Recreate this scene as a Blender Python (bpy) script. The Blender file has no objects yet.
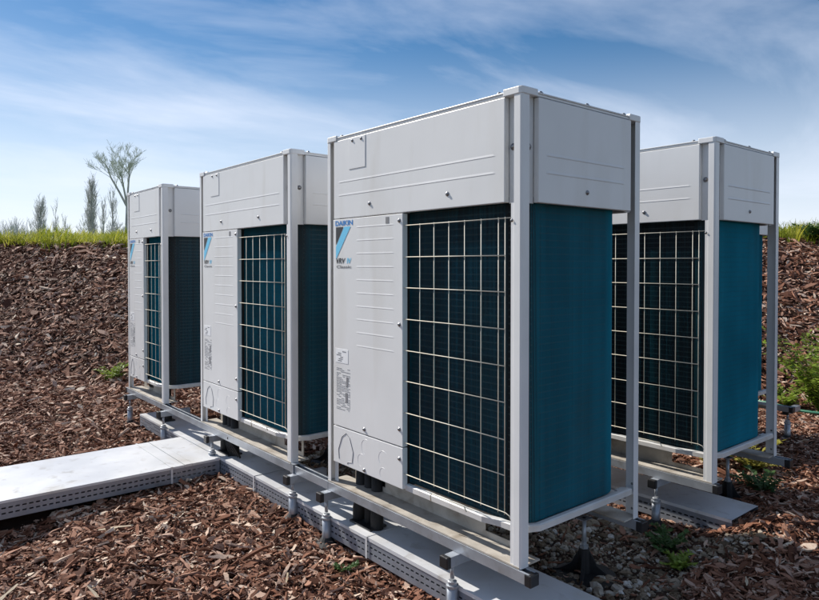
import bpy, math, random
import numpy as np
from mathutils import Vector

random.seed(7)
rng = np.random.default_rng(11)
scene = bpy.context.scene
C = scene.collection
R = math.radians
ZB = 0.30                                   # underside of the units above the ground

# ------------------------------------------------------------------ camera
cam_d = bpy.data.cameras.new('camera')
cam = bpy.data.objects.new('camera', cam_d)
C.objects.link(cam)
cam.location = (1.5009, -1.7498, 1.0651 + ZB)
cam.rotation_euler = (math.pi / 2 - 0.0159, 0, 2.4487 - math.pi / 2)
cam_d.sensor_width = 36.0
cam_d.sensor_fit = 'HORIZONTAL'
cam_d.lens = 655.83 / 819 * 36
cam_d.shift_y = -24.54 / 819
cam_d.clip_start = 0.05
cam_d.clip_end = 3000
scene.camera = cam

# ------------------------------------------------------------------ sky and sun
SUN_EL = R(39)
SUN_H = Vector((-1.0, -0.29)).normalized()   # horizontal direction towards the sun
w = bpy.data.worlds.new('World')
scene.world = w
w.use_nodes = True
nt = w.node_tree
nt.nodes.clear()
N = nt.nodes.new
L = nt.links.new
out = N('ShaderNodeOutputWorld')
bg = N('ShaderNodeBackground')
bg.inputs['Strength'].default_value = 0.14
sky = N('ShaderNodeTexSky')
sky.sky_type = 'NISHITA'
sky.sun_disc = False
sky.sun_elevation = SUN_EL
sky.sun_rotation = math.atan2(SUN_H.x, SUN_H.y)
sky.air_density = 1.0
sky.dust_density = 0.25
sky.ozone_density = 2.6
tc = N('ShaderNodeTexCoord')
sep = N('ShaderNodeSeparateXYZ')
L(tc.outputs['Generated'], sep.inputs[0])
# cirrus: project the view direction on a high flat layer
zc = N('ShaderNodeMath'); zc.operation = 'MAXIMUM'; zc.inputs[1].default_value = 0.02
L(sep.outputs['Z'], zc.inputs[0])
zadd = N('ShaderNodeMath'); zadd.operation = 'ADD'; zadd.inputs[1].default_value = 0.16
L(zc.outputs[0], zadd.inputs[0])
dv = N('ShaderNodeVectorMath'); dv.operation = 'DIVIDE'
L(tc.outputs['Generated'], dv.inputs[0])
cmb = N('ShaderNodeCombineXYZ')
for i in range(3):
    L(zadd.outputs[0], cmb.inputs[i])
L(cmb.outputs[0], dv.inputs[1])
mp = N('ShaderNodeMapping')
mp.inputs['Rotation'].default_value = (0, 0, R(25))
mp.inputs['Scale'].default_value = (1.5, 0.65, 0.0)
mp.inputs['Location'].default_value = (5.1, 0.9, 0)
L(dv.outputs[0], mp.inputs['Vector'])
n1 = N('ShaderNodeTexNoise'); n1.inputs['Scale'].default_value = 1.0
n1.inputs['Detail'].default_value = 7; n1.inputs['Roughness'].default_value = 0.55
n1.inputs['Distortion'].default_value = 0.6
L(mp.outputs[0], n1.inputs['Vector'])
r1 = N('ShaderNodeMapRange')
r1.inputs['From Min'].default_value = 0.42; r1.inputs['From Max'].default_value = 0.86
r1.inputs['To Max'].default_value = 0.72
L(n1.outputs['Fac'], r1.inputs['Value'])
# thin bright veil that thickens to the horizon
r2 = N('ShaderNodeMapRange'); r2.interpolation_type = 'SMOOTHSTEP'
r2.inputs['From Min'].default_value = 0.34; r2.inputs['From Max'].default_value = 0.02
r2.inputs['To Min'].default_value = 0.0; r2.inputs['To Max'].default_value = 0.74
L(sep.outputs['Z'], r2.inputs['Value'])
scr = N('ShaderNodeMix'); scr.data_type = 'FLOAT'      # 1-(1-a)(1-b)
scr.inputs[3].default_value = 1.0
L(r1.outputs[0], scr.inputs[0]); L(r2.outputs[0], scr.inputs[2])
mix = N('ShaderNodeMix'); mix.data_type = 'RGBA'
L(scr.outputs[0], mix.inputs[0])
hs = N('ShaderNodeHueSaturation'); hs.inputs['Saturation'].default_value = 1.30
hs.inputs['Value'].default_value = 0.255
hs.inputs['Hue'].default_value = 0.499
L(sky.outputs[0], hs.inputs['Color'])
L(hs.outputs[0], mix.inputs[6])
mix.inputs[7].default_value = (2.6, 2.76, 3.15, 1)
L(mix.outputs[2], bg.inputs['Color'])
L(bg.outputs[0], out.inputs[0])

sd = bpy.data.lights.new('sun', 'SUN')
sd.energy = 2.25
sd.angle = R(0.6)
sd.color = (1.0, 0.94, 0.86)
sun = bpy.data.objects.new('sun', sd)
C.objects.link(sun)
sv = Vector((SUN_H.x * math.cos(SUN_EL), SUN_H.y * math.cos(SUN_EL), math.sin(SUN_EL)))
sun.rotation_euler = (-sv).to_track_quat('-Z', 'Y').to_euler()
sun.location = (-6, 0, 8)

scene.render.engine = 'CYCLES'
vs = scene.view_settings
vs.view_transform = 'Standard'
vs.look = 'None'
vs.exposure = 1.42
vs.gamma = 1.0
vs.use_curve_mapping = False

# ------------------------------------------------------------------ helpers
def tag(o, label=None, cat=None, group=None, kind=None):
    if label: o['label'] = label
    if cat: o['category'] = cat
    if group: o['group'] = group
    if kind: o['kind'] = kind
    return o

def mk(name, v, f, mat=None, parent=None, smooth=False, bevel=0, loc=None):
    me = bpy.data.meshes.new(name)
    me.from_pydata([tuple(p) for p in v], [], [tuple(q) for q in f])
    if mat: me.materials.append(mat)
    if smooth:
        me.polygons.foreach_set('use_smooth', [True] * len(me.polygons))
    me.update()
    o = bpy.data.objects.new(name, me)
    C.objects.link(o)
    if parent: o.parent = parent
    if loc: o.location = loc
    if bevel:
        b = o.modifiers.new('bevel', 'BEVEL')
        b.width = bevel; b.segments = 2; b.limit_method = 'ANGLE'
    return o

class MB:
    def __init__(s): s.v = []; s.f = []
    def add(s, v, f):
        n = len(s.v); s.v += list(v); s.f += [tuple(i + n for i in q) for q in f]
        return s
    def box(s, x0, x1, y0, y1, z0, z1):
        return s.add([(x0, y0, z0), (x1, y0, z0), (x1, y1, z0), (x0, y1, z0),
                      (x0, y0, z1), (x1, y0, z1), (x1, y1, z1), (x0, y1, z1)],
                     [(0, 3, 2, 1), (4, 5, 6, 7), (0, 1, 5, 4), (1, 2, 6, 5), (2, 3, 7, 6), (3, 0, 4, 7)])
    def prism(s, poly, z0, z1, axis='z'):
        n = len(poly)
        def P(a, b, c):
            return (a, b, c) if axis == 'z' else ((a, c, b) if axis == 'y' else (c, a, b))
        v = [P(a, b, z0) for a, b in poly] + [P(a, b, z1) for a, b in poly]
        f = [tuple(range(n))[::-1], tuple(range(n, 2 * n))]
        f += [(i, (i + 1) % n, n + (i + 1) % n, n + i) for i in range(n)]
        return s.add(v, f)
    def tube(s, pts, r, seg=8, cap=True):
        pts = [Vector(p) for p in pts]
        rs = r if isinstance(r, (list, tuple)) else [r] * len(pts)
        v = []; f = []
        ref = None
        for i, p in enumerate(pts):
            d = (pts[min(i + 1, len(pts) - 1)] - pts[max(i - 1, 0)]).normalized()
            if ref is None:
                a = Vector((0, 0, 1)) if abs(d.z) < .9 else Vector((1, 0, 0))
            else:
                a = ref
            u = (a - d * a.dot(d)).normalized(); ref = u
            q = d.cross(u)
            for k in range(seg):
                t = 2 * math.pi * k / seg
                v.append(tuple(p + (u * math.cos(t) + q * math.sin(t)) * rs[i]))
        for i in range(len(pts) - 1):
            for k in range(seg):
                k2 = (k + 1) % seg
                f.append((i * seg + k, i * seg + k2, (i + 1) * seg + k2, (i + 1) * seg + k))
        if cap:
            f.append(tuple(range(seg))[::-1])
            f.append(tuple(range((len(pts) - 1) * seg, len(pts) * seg)))
        return s.add(v, f)
    def lathe(s, prof, seg=16, cx=0, cy=0):
        v = []; f = []
        for r, z in prof:
            for k in range(seg):
                t = 2 * math.pi * k / seg
                v.append((cx + r * math.cos(t), cy + r * math.sin(t), z))
        for i in range(len(prof) - 1):
            for k in range(seg):
                k2 = (k + 1) % seg
                f.append((i * seg + k, i * seg + k2, (i + 1) * seg + k2, (i + 1) * seg + k))
        f.append(tuple(range(seg))[::-1]); f.append(tuple(range((len(prof) - 1) * seg, len(prof) * seg)))
        return s.add(v, f)
    def build(s, name, mat, parent=None, smooth=False, bevel=0, loc=None):
        return mk(name, s.v, s.f, mat, parent, smooth, bevel, loc)

def empty(name, loc):
    o = bpy.data.objects.new(name, None)
    o.empty_display_size = 0.1
    o.location = loc
    C.objects.link(o)
    return o

def copy_tree(o, parent=None, kids=None):
    c = o.copy()
    C.objects.link(c)
    c.parent = parent
    for ch in kids[o.name]:
        copy_tree(ch, c, kids)
    return c

def kid_map():
    m = {o.name: [] for o in bpy.data.objects}
    for o in bpy.data.objects:
        if o.parent: m[o.parent.name].append(o)
    return m

# ------------------------------------------------------------------ materials
def mat(name, col, rough=0.5, metal=0.0, noise=0.0, nscale=20.0, bump=0.0, bscale=60.0, spec=0.5, rvar=0.0, stretch=None):
    m = bpy.data.materials.new(name)
    m.use_nodes = True
    t = m.node_tree
    b = t.nodes['Principled BSDF']
    b.inputs['Base Color'].default_value = (*col, 1)
    b.inputs['Roughness'].default_value = rough
    b.inputs['Metallic'].default_value = metal
    b.inputs['Specular IOR Level'].default_value = spec
    co = t.nodes.new('ShaderNodeTexCoord')
    vec = co.outputs['Object']
    if stretch:
        mpp = t.nodes.new('ShaderNodeMapping'); mpp.inputs['Scale'].default_value = stretch
        t.links.new(vec, mpp.inputs['Vector']); vec = mpp.outputs[0]
    if noise or rvar:
        n = t.nodes.new('ShaderNodeTexNoise')
        n.inputs['Scale'].default_value = nscale; n.inputs['Detail'].default_value = 5
        t.links.new(vec, n.inputs['Vector'])
        if noise:
            mr = t.nodes.new('ShaderNodeMapRange')
            mr.inputs['From Min'].default_value = 0.3; mr.inputs['From Max'].default_value = 0.7
            mr.inputs['To Min'].default_value = 1 - noise; mr.inputs['To Max'].default_value = 1 + noise * .4
            t.links.new(n.outputs['Fac'], mr.inputs['Value'])
            mx = t.nodes.new('ShaderNodeMix'); mx.data_type = 'RGBA'; mx.blend_type = 'MULTIPLY'
            mx.inputs[0].default_value = 1
            mx.inputs[6].default_value = (*col, 1)
            t.links.new(mr.outputs[0], mx.inputs[7])
            t.links.new(mx.outputs[2], b.inputs['Base Color'])
        if rvar:
            mr2 = t.nodes.new('ShaderNodeMapRange')
            mr2.inputs['To Min'].default_value = rough - rvar; mr2.inputs['To Max'].default_value = rough + rvar
            t.links.new(n.outputs['Fac'], mr2.inputs['Value'])
            t.links.new(mr2.outputs[0], b.inputs['Roughness'])
    if bump:
        n2 = t.nodes.new('ShaderNodeTexNoise'); n2.inputs['Scale'].default_value = bscale
        n2.inputs['Detail'].default_value = 4
        t.links.new(vec, n2.inputs['Vector'])
        bp = t.nodes.new('ShaderNodeBump'); bp.inputs['Strength'].default_value = bump
        bp.inputs['Distance'].default_value = 0.01
        t.links.new(n2.outputs['Fac'], bp.inputs['Height'])
        t.links.new(bp.outputs[0], b.inputs['Normal'])
    return m

def ramp_random(name, cols, rough=0.7, spec=0.4, grain=(3, 60, 60), gamt=0.25, translucent=0.0):
    """per-instance colour from Object Info random"""
    m = bpy.data.materials.new(name); m.use_nodes = True
    t = m.node_tree; b = t.nodes['Principled BSDF']
    oi = t.nodes.new('ShaderNodeObjectInfo')
    cr = t.nodes.new('ShaderNodeValToRGB'); cr.color_ramp.interpolation = 'LINEAR'
    e = cr.color_ramp.elements
    while len(e) < len(cols): e.new(0.5)
    for i, (p, c) in enumerate(cols):
        e[i].position = p; e[i].color = (*c, 1)
    t.links.new(oi.outputs['Random'], cr.inputs[0])
    co = t.nodes.new('ShaderNodeTexCoord')
    mpp = t.nodes.new('ShaderNodeMapping'); mpp.inputs['Scale'].default_value = grain
    t.links.new(co.outputs['Object'], mpp.inputs['Vector'])
    n = t.nodes.new('ShaderNodeTexNoise'); n.inputs['Scale'].default_value = 4; n.inputs['Detail'].default_value = 3
    t.links.new(mpp.outputs[0], n.inputs['Vector'])
    mr = t.nodes.new('ShaderNodeMapRange')
    mr.inputs['From Min'].default_value = .3; mr.inputs['From Max'].default_value = .7
    mr.inputs['To Min'].default_value = 1 - gamt; mr.inputs['To Max'].default_value = 1 + gamt
    t.links.new(n.outputs['Fac'], mr.inputs['Value'])
    mx = t.nodes.new('ShaderNodeMix'); mx.data_type = 'RGBA'; mx.blend_type = 'MULTIPLY'; mx.inputs[0].default_value = 1
    t.links.new(cr.outputs[0], mx.inputs[6]); t.links.new(mr.outputs[0], mx.inputs[7])
    t.links.new(mx.outputs[2], b.inputs['Base Color'])
    b.inputs['Roughness'].default_value = rough
    b.inputs['Specular IOR Level'].default_value = spec
    if translucent:
        tr = t.nodes.new('ShaderNodeBsdfTranslucent')
        t.links.new(mx.outputs[2], tr.inputs['Color'])
        ms = t.nodes.new('ShaderNodeMixShader'); ms.inputs[0].default_value = translucent
        t.links.new(b.outputs[0], ms.inputs[1]); t.links.new(tr.outputs[0], ms.inputs[2])
        t.links.new(ms.outputs[0], t.nodes['Material Output'].inputs[0])
    return m

M = {}
M['paint'] = mat('ivory_paint', (.775, .778, .775), .36, 0, .05, 3.0, .012, 25, .5, .06)
M['paint_post'] = mat('post_paint', (.77, .775, .775), .34, 0, .06, 5.0, .01, 40, .5, .05)
M['pan'] = mat('pan_paint', (.66, .65, .63), .45, 0, .12, 9.0, .02, 60)
M['base'] = mat('dusty_base', (.50, .46, .40), .6, 0, .35, 7.0, .05, 80, .4)
M['galv'] = mat('galvanised_steel', (.40, .43, .47), .40, .5, .18, 14.0, .02, 120, .5, .08)
M['tray'] = mat('tray_steel', (.30, .33, .38), .42, .45, .14, 9.0, .02, 90, .5, .1)
M['cover'] = mat('tray_cover_steel', (.74, .75, .76), .40, .10, .10, 4.0, .03, 9, .5, .1)
M['fin'] = mat('blue_coated_fin', (.020, .37, .53), .5, .0, .12, 4.0, spec=.5)
M['tube'] = mat('coil_tube', (.05, .06, .06), .5, .3)
M['core'] = mat('coil_core', (.012, .014, .016), .7)
M['wire'] = mat('wire_coating', (.62, .58, .48), .45, 0, .08, 20)
M['screw'] = mat('screw_steel', (.28, .28, .29), .35, .8)
M['black'] = mat('black_plastic', (.014, .014, .016), .45, 0, .2, 30)
M['rubber'] = mat('rubber', (.018, .017, .017), .7, 0, .4, 20, .1, 90)
M['foam'] = mat('pipe_insulation', (.012, .012, .013), .75, 0, .3, 20, .15, 120)
M['dark'] = mat('opening_shade', (.012, .011, .010), .9)  # near-black, stands in for the shade inside openings
M['blue'] = mat('print_blue', (.015, .22, .62), .4)
M['cyan'] = mat('print_light_blue', (.17, .60, .88), .4)
M['ink'] = mat('print_black', (.03, .03, .035), .4)
M['grey_ink'] = mat('print_grey', (.22, .22, .23), .5)
M['white'] = mat('sticker_white', (.86, .87, .88), .4)

def stain(m, col, scale, lo, hi, amt, stretch=(1, 1, 1)):
    t = m.node_tree; b = t.nodes['Principled BSDF']
    src_ = b.inputs['Base Color'].links[0].from_socket
    g = t.nodes.new('ShaderNodeNewGeometry')
    mpp = t.nodes.new('ShaderNodeMapping'); mpp.inputs['Scale'].default_value = stretch
    t.links.new(g.outputs['Position'], mpp.inputs['Vector'])
    n = t.nodes.new('ShaderNodeTexNoise'); n.inputs['Scale'].default_value = scale; n.inputs['Detail'].default_value = 6
    n.inputs['Distortion'].default_value = .5
    t.links.new(mpp.outputs[0], n.inputs['Vector'])
    mr = t.nodes.new('ShaderNodeMapRange'); mr.inputs['From Min'].default_value = lo; mr.inputs['From Max'].default_value = hi
    mr.inputs['To Max'].default_value = amt
    t.links.new(n.outputs['Fac'], mr.inputs['Value'])
    x_ = t.nodes.new('ShaderNodeMix'); x_.data_type = 'RGBA'
    t.links.new(mr.outputs[0], x_.inputs[0]); t.links.new(src_, x_.inputs[6]); x_.inputs[7].default_value = (*col, 1)
    t.links.new(x_.outputs[2], b.inputs['Base Color'])
stain(M['cover'], (.50, .52, .56), 1.3, .42, .62, .6)
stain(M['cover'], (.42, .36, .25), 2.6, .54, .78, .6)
stain(M['cover'], (.30, .27, .23), 14, .58, .75, .5)
stain(M['tray'], (.16, .14, .12), 7, .55, .8, .5)
stain(M['galv'], (.22, .20, .17), 16, .55, .8, .6)
stain(M['base'], (.20, .15, .10), 11, .50, .75, .7)
stain(M['paint'], (.52, .48, .41), 2.2, .52, .80, .30, (3.0, 3.0, .5))
stain(M['paint_post'], (.50, .46, .40), 6, .58, .82, .35, (2, 2, .4))
stain(M['fin'], (.10, .22, .26), 3.2, .50, .78, .45, (1, 1, .6))
stain(M['fin'], (.010, .12, .20), 1.7, .48, .75, .35)
stain(M['pan'], (.40, .34, .26), 9, .52, .78, .5)

# ------------------------------------------------------------------ terrain
CR0 = np.array([-10.05, 0.63]); CR1 = np.array([-1.78, 7.48])      # crest line of the chip bank
CD = (CR1 - CR0) / np.linalg.norm(CR1 - CR0)
CN = np.array([-CD[1], CD[0]])                                     # away from the camera
CREST = 1.66

def sn(x, y, s, p):
    return (np.sin(x * s + p) * np.cos(y * s * 1.13 + p * 1.7) + np.sin((x + y) * s * .71 + p * 2.3)
            * np.cos((x - y) * s * .57 + p * .4)) * .5

def crest_d(x, y):
    d = (x - CR0[0]) * CN[0] + (y - CR0[1]) * CN[1]
    return d + .16 * sn(x, y, 1.1, 2.0) + .05 * sn(x, y, 3.7, .7)

def H(x, y):
    x = np.asarray(x, float); y = np.asarray(y, float)
    d = crest_d(x, y)
    t = np.clip((d + 2.9) / 2.9, 0, 1)
    bank = CREST * (.35 * t * t * (3 - 2 * t) + .65 * np.clip((d + 2.5) / 2.5, 0, 1) ** 1.15)
    bank = np.where(d > 0, CREST + .05 * np.minimum(d, 1), bank)
    near = np.exp(-((x + 1.5) ** 2 + (y - 1) ** 2) / 90.)
    h = bank + (.022 * sn(x, y, 2.3, .3) + .014 * sn(x, y, 6.1, 1.9) + .008 * sn(x, y, 13., .9)) * np.clip(near * 2, 0, 1)
    h += .17 * np.exp(-(((x - .30) / .26) ** 2 + ((y - 1.64) / .40) ** 2))     # chips heaped over the tray end
    h += .05 * np.exp(-(((x - .75) / .5) ** 2 + ((y - 1.2) / .5) ** 2))
    h -= .10 * np.exp(-(((x + 2.35) / .28) ** 2 + ((y + 1.45) / .55) ** 2))    # hollow beside the tray
    inside = (x > -4.6) & (x < .0) & (y > -.05) & (y < 2.2)
    return np.where(inside, np.minimum(h, .035), h)

M['ground'] = mat('chip_mulch_soil', (.055, .030, .020), .9, 0, .5, 9.0, .6, 30, .2)
gm = M['ground']; t = gm.node_tree; bs = t.nodes['Principled BSDF']
at = t.nodes.new('ShaderNodeAttribute'); at.attribute_name = 'grass'
src = bs.inputs['Base Color'].links[0].from_socket
mx = t.nodes.new('ShaderNodeMix'); mx.data_type = 'RGBA'
t.links.new(at.outputs['Fac'], mx.inputs[0]); t.links.new(src, mx.inputs[6])
mx.inputs[7].default_value = (.10, .13, .025, 1)
t.links.new(mx.outputs[2], bs.inputs['Base Color'])

def axis(c, fine, n, far):
    a = np.linspace(-1, 1, n)
    return c + np.sign(a) * (np.abs(a) * fine + (np.abs(a) ** 9) * far)
gx = axis(-3, 11, 260, 900); gy = axis(2, 11, 260, 900)
X, Y = np.meshgrid(gx, gy)
Z = H(X, Y)
nx, ny = len(gx), len(gy)
verts = np.stack([X.ravel(), Y.ravel(), Z.ravel()], 1)
ii = np.arange(nx * ny).reshape(ny, nx)
faces = np.stack([ii[:-1, :-1].ravel(), ii[:-1, 1:].ravel(), ii[1:, 1:].ravel(), ii[1:, :-1].ravel()], 1)
me = bpy.data.meshes.new('ground')
me.from_pydata(verts.tolist(), [], faces.tolist())
ga = me.attributes.new('grass', 'FLOAT', 'POINT')
gd = crest_d(X, Y).ravel()
far_r = np.hypot(X + 3, Y - 2).ravel()
ga.data.foreach_set('value', np.clip(np.maximum((gd - .05) / .3, (far_r - 14) / 5), 0, 1).astype(np.float32))
me.materials.append(gm)
me.polygons.foreach_set('use_smooth', [True] * len(me.polygons))
ground = bpy.data.objects.new('ground', me)
C.objects.link(ground)
tag(ground, 'brown ground rising to a bank behind the units', 'ground', kind='structure')

# ------------------------------------------------------------------ outdoor units
def coil_path(W, xb):
    """outer outline of the wrapped coil, seen from above, and outward normals"""
    pts = []
    def line(a, b, nrm, step):
        a = np.array(a); b = np.array(b); n = max(2, int(np.linalg.norm(b - a) / step))
        for k in range(n):
            pts.append((*(a + (b - a) * k / n), *nrm))
    def arc(c, r, a0, a1, step):
        n = max(3, int(abs(a1 - a0) * r / step))
        for k in range(n):
            t_ = a0 + (a1 - a0) * k / n
            pts.append((c[0] + r * math.cos(t_), c[1] + r * math.sin(t_), math.cos(t_), math.sin(t_)))
    D = .755; yo = .05; xo = -.036; r = .085; yr = D - .045
    p = .0050
    line((xb - .02, yo), (xo - r, yo), (0, -1), p)
    arc((xo - r, yo + r), r, -math.pi / 2, 0, p)
    rr = .15
    line((xo, yo + r), (xo, yr - rr), (1, 0), p)
    arc((xo - rr, yr - rr), rr, 0, math.pi / 2, p)
    line((xo - rr, yr), (-W - xo + rr, yr), (0, 1), .009)
    arc((-W - xo + rr, yr - rr), rr, math.pi / 2, math.pi, .009)
    line((-W - xo, yr - rr), (-W - xo, .20), (-1, 0), .009)
    return pts

def text_mesh(name, s, size_w, height, m, parent, x, z, y, shear=0.0, squeeze=True):
    cu = bpy.data.curves.new(name, 'FONT')
    cu.body = s; cu.size = 1; cu.extrude = 0.0; cu.shear = shear; cu.offset = .02
    tmp = bpy.data.objects.new(name + '_tmp', cu)
    C.objects.link(tmp)
    dg = bpy.context.evaluated_depsgraph_get()
    me_ = bpy.data.meshes.new_from_object(tmp.evaluated_get(dg))
    bpy.data.objects.remove(tmp)
    n = len(me_.vertices); co = np.zeros(n * 3); me_.vertices.foreach_get('co', co); co = co.reshape(-1, 3)
    lo = co.min(0); hi = co.max(0)
    u = (co[:, 0] - lo[0]) / (hi[0] - lo[0]) * size_w
    v = (co[:, 1] - lo[1]) / (hi[1] - lo[1]) * height
    co2 = np.stack([x + u, np.full(n, y), z + v], 1)
    me_.vertices.foreach_set('co', co2.ravel())
    me_.materials.clear(); me_.materials.append(m); me_.name = name; me_.update()
    o = bpy.data.objects.new(name, me_)
    C.objects.link(o); o.parent = parent
    return o

def screw_mesh():
    b = MB().lathe([(.0095, 0), (.0095, .002), (.0062, .0026), (.0058, .006), (.004, .0072)], 10)
    m_ = bpy.data.meshes.new('screw')
    m_.from_pydata(b.v, [], b.f); m_.materials.append(M['screw'])
    m_.polygons.foreach_set('use_smooth', [True] * len(m_.polygons))
    return m_
SCREW = screw_mesh()

def screw(parent, x, y, z, face='front', s=1.0):
    o = bpy.data.objects.new('screw', SCREW)
    C.objects.link(o); o.parent = parent; o.location = (x, y, z); o.scale = (s, s, s)
    o.rotation_euler = {'front': (math.pi / 2, 0, 0), 'right': (0, math.pi / 2, 0), 'up': (0, 0, 0)}[face]
    return o

def rib(parent, a, b, const, vert, face='front', hgt=.011, dep=.0009):
    """pressed ridge: sloped top, sharp lower lip, tapered ends"""
    v = []
    e = .014
    if face == 'front':
        prof = [(a, 0, 0), (a + e, -dep, 0), (b - e, -dep, 0), (b, 0, 0)]
        for (x, d, _) in prof:
            v += [(x, const + .001, vert + hgt), (x, const + d, vert - hgt * .15), (x, const + .001, vert - hgt * .6)]
    else:
        prof = [(a, 0), (a + e, dep), (b - e, dep), (b, 0)]
        for (y, d) in prof:
            v += [(const - .001, y, vert + hgt), (const + d, y, vert - hgt * .15), (const - .001, y, vert - hgt * .6)]
    f = []
    for i in range(3):
        for k in range(2):
            q = (i * 3 + k, i * 3 + k + 1, (i + 1) * 3 + k + 1, (i + 1) * 3 + k)
            f.append(q if face == 'front' else q[::-1])
    return mk('embossed_rib', v, f, M['paint'], parent)

def make_unit(W, xb, D=.755):
    u = empty('outdoor_unit', (0, 0, 0))
    # ---- corner posts: L-section with a small rounded corner
    def post(cx, cy, sx, sy, a=.036, b=.042):
        # corner at (cx,cy); legs run sx along x and sy along y
        tk = .003; rr = .007
        o_ = [(0, b), (0, rr), (rr * .3, rr * .3), (rr, 0), (a, 0), (a, tk), (tk + .002, tk + .002), (tk, b)]
        poly = [(cx + sx * p, cy + sy * q) for p, q in o_]
        if sx * sy < 0: poly = poly[::-1]
        return MB().prism(poly, 0.0, 1.662).build('post', M['paint_post'], u, bevel=.0012)
    post(0, 0, -1, 1, .035, .042)
    MB().box(-.051, -.0345, .0035, .006, .0, 1.284).build('post_flange', M['paint_post'], u)
    post(0, D, -1, -1, .060, .040)
    post(-W, 0, 1, 1, .030, .042)
    post(-W, D, 1, -1, .060, .040)
    # recessed flanges between posts and panels
    MB().box(-.080, -.0345, .026, .029, 1.285, 1.662).build('post_flange', M['paint_post'], u)
    MB().box(-.029, -.026, .0405, .094, 1.285, 1.662).build('post_flange', M['paint_post'], u)
    MB().box(-.029, -.026, D - .075, D - .0385, 1.285, 1.662).build('post_flange', M['paint_post'], u)
    MB().box(-W + .0285, -W + .058, .024, .027, .0, 1.662).build('post_flange', M['paint_post'], u)
    # ---- lid
    lid = MB()
    lid.box(-W + .004, -.004, .004, D - .004, 1.663, 1.672)
    lid.box(-W + .001, -.001, .001, D - .001, 1.672, 1.678)
    lid = lid.build('lid', M['paint_post'], u, bevel=.002)
    for cx, cy, sx, sy in ((0, 0, -1, 1), (0, D, -1, -1), (-W, 0, 1, 1), (-W, D, 1, -1)):
        e = .003; r_ = .012; ln = .085
        pl = [(-e, ln), (-e, r_), (-e + r_ * .3, -e + r_ * .3), (r_, -e), (ln, -e), (ln - .012, .055), (.055, ln - .012)]
        poly = [(cx + sx * p, cy + sy * q) for p, q in pl]
        if sx * sy < 0: poly = poly[::-1]
        MB().prism(poly, 1.660, 1.6865).build('corner_cap', M['paint_post'], u, bevel=.003)
    for x, y in ((-.115, .012), (-.012, .115), (-.012, D * .52), (-.012, D - .11), (-W + .115, .012), (-W * .5, D - .012)):
        screw(lid, x, y, 1.678, 'up', 1.1)
    nf = 2 if W > 1 else 1
    for k in range(nf):
        cx = -W * (k + .5) / nf
        g = MB()
        for r_ in (.05, .10, .15, .20, .25):
            g.tube([(cx + r_ * math.cos(t_), D / 2 + r_ * math.sin(t_), 1.684) for t_ in np.linspace(0, 2 * math.pi, 25)], .003, 4, False)
        for a in range(6):
            t_ = a * math.pi / 3
            g.tube([(cx + .03 * math.cos(t_), D / 2 + .03 * math.sin(t_), 1.689), (cx + .26 * math.cos(t_), D / 2 + .26 * math.sin(t_), 1.689)], .003, 4)
        g.build('fan_guard', M['black'], u)
        MB().lathe([(.262, 1.679), (.262, 1.681), (.01, 1.6815)], 28, cx, D / 2).build('fan_well_shade', M['dark'], u)  # dark disc on the closed lid, painted shade of the fan well
    # ---- upper panels
    zt, z0 = 1.660, 1.287
    up = MB().box(-W + .060, -.078, .0, .024, z0, zt).build('upper_front_panel', M['paint'], u, bevel=.003)
    rib(up, -W + .098, -.120, .0, 1.460, hgt=.013, dep=.0011); rib(up, -W + .098, -.120, .0, 1.397, hgt=.013, dep=.0011)
    hx0 = -W + .190
    h = MB().box(hx0, hx0 + .131, -.0025, .001, 1.512, 1.656).build('hatch_plate', M['paint'], up, bevel=.001)
    screw(h, hx0 + .030, -.0025, 1.643, s=.8); screw(h, hx0 + .100, -.0025, 1.643, s=.8)
    screw(up, -W * .717, 0, 1.342); screw(up, -W * .303, 0, 1.342)
    sp = MB().box(-.024, 0, .092, D - .072, z0, zt).build('upper_side_panel', M['paint'], u, bevel=.003)
    rib(sp, .132, D - .118, 0, 1.460, 'right', .013, .0016); rib(sp, .132, D - .118, 0, 1.397, 'right', .013, .0016)
    screw(sp, 0, .381, 1.342, 'right')
    MB().box(-W, -W + .024, .05, D - .05, z0, zt).build('upper_side_panel', M['paint'], u, bevel=.003)
    MB().box(-W + .06, -.062, D - .024, D, z0, zt).build('upper_rear_panel', M['paint'], u, bevel=.003)
    screw(u, -.060, .026, 1.485, s=1.3); screw(u, -.044, .0, 1.222, s=.7); screw(u, -.026, .066, 1.485, 'right', 1.3)
    screw(u, -W + .047, .024, 1.47, s=.7); screw(u, -W + .047, .024, .80, s=.7); screw(u, -W + .047, .024, .40, s=.7)
    # ---- service panel with pressed ribs and print
    xl = -W + .058
    sv_ = MB().box(xl, xb - .004, -.003, .024, .292, 1.283).build('service_panel', M['paint'], u, bevel=.002)
    wv = xb - xl
    for k in range(10):
        rib(sv_, xl + wv * .355, xb - wv * .11, -.003, 1.240 - k * .0608)
    for zz in (1.254, .812, .365):
        screw(sv_, xb - .026, -.003, zz)
    screw(sv_, xl + wv * .475, -.003, .315)
    MB().box(xb - .120, xb - .098, -.0042, -.002, 1.246, 1.274).build('vent_louvre', M['grey_ink'], sv_)
    lw = .144
    lx = xl + .022
    yp = -.0042
    text_mesh('maker_name', 'DAIKIN', lw, .024, M['blue'], sv_, lx, 1.252, yp)
    mk('emblem_dark', [(lx + .004, yp, 1.246), (lx + .004, yp, 1.160), (lx + .068, yp, 1.246)], [(0, 1, 2)], M['ink'], sv_)
    mk('emblem_blue', [(lx + .074, yp, 1.246), (lx + .004, yp, 1.152), (lx + .004, yp, 1.092), (lx + .128, yp, 1.246)], [(0, 1, 2, 3)], M['cyan'], sv_)
    text_mesh('model_name', 'VRV', .078, .026, M['ink'], sv_, lx + .006, 1.072, yp, .25)
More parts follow.
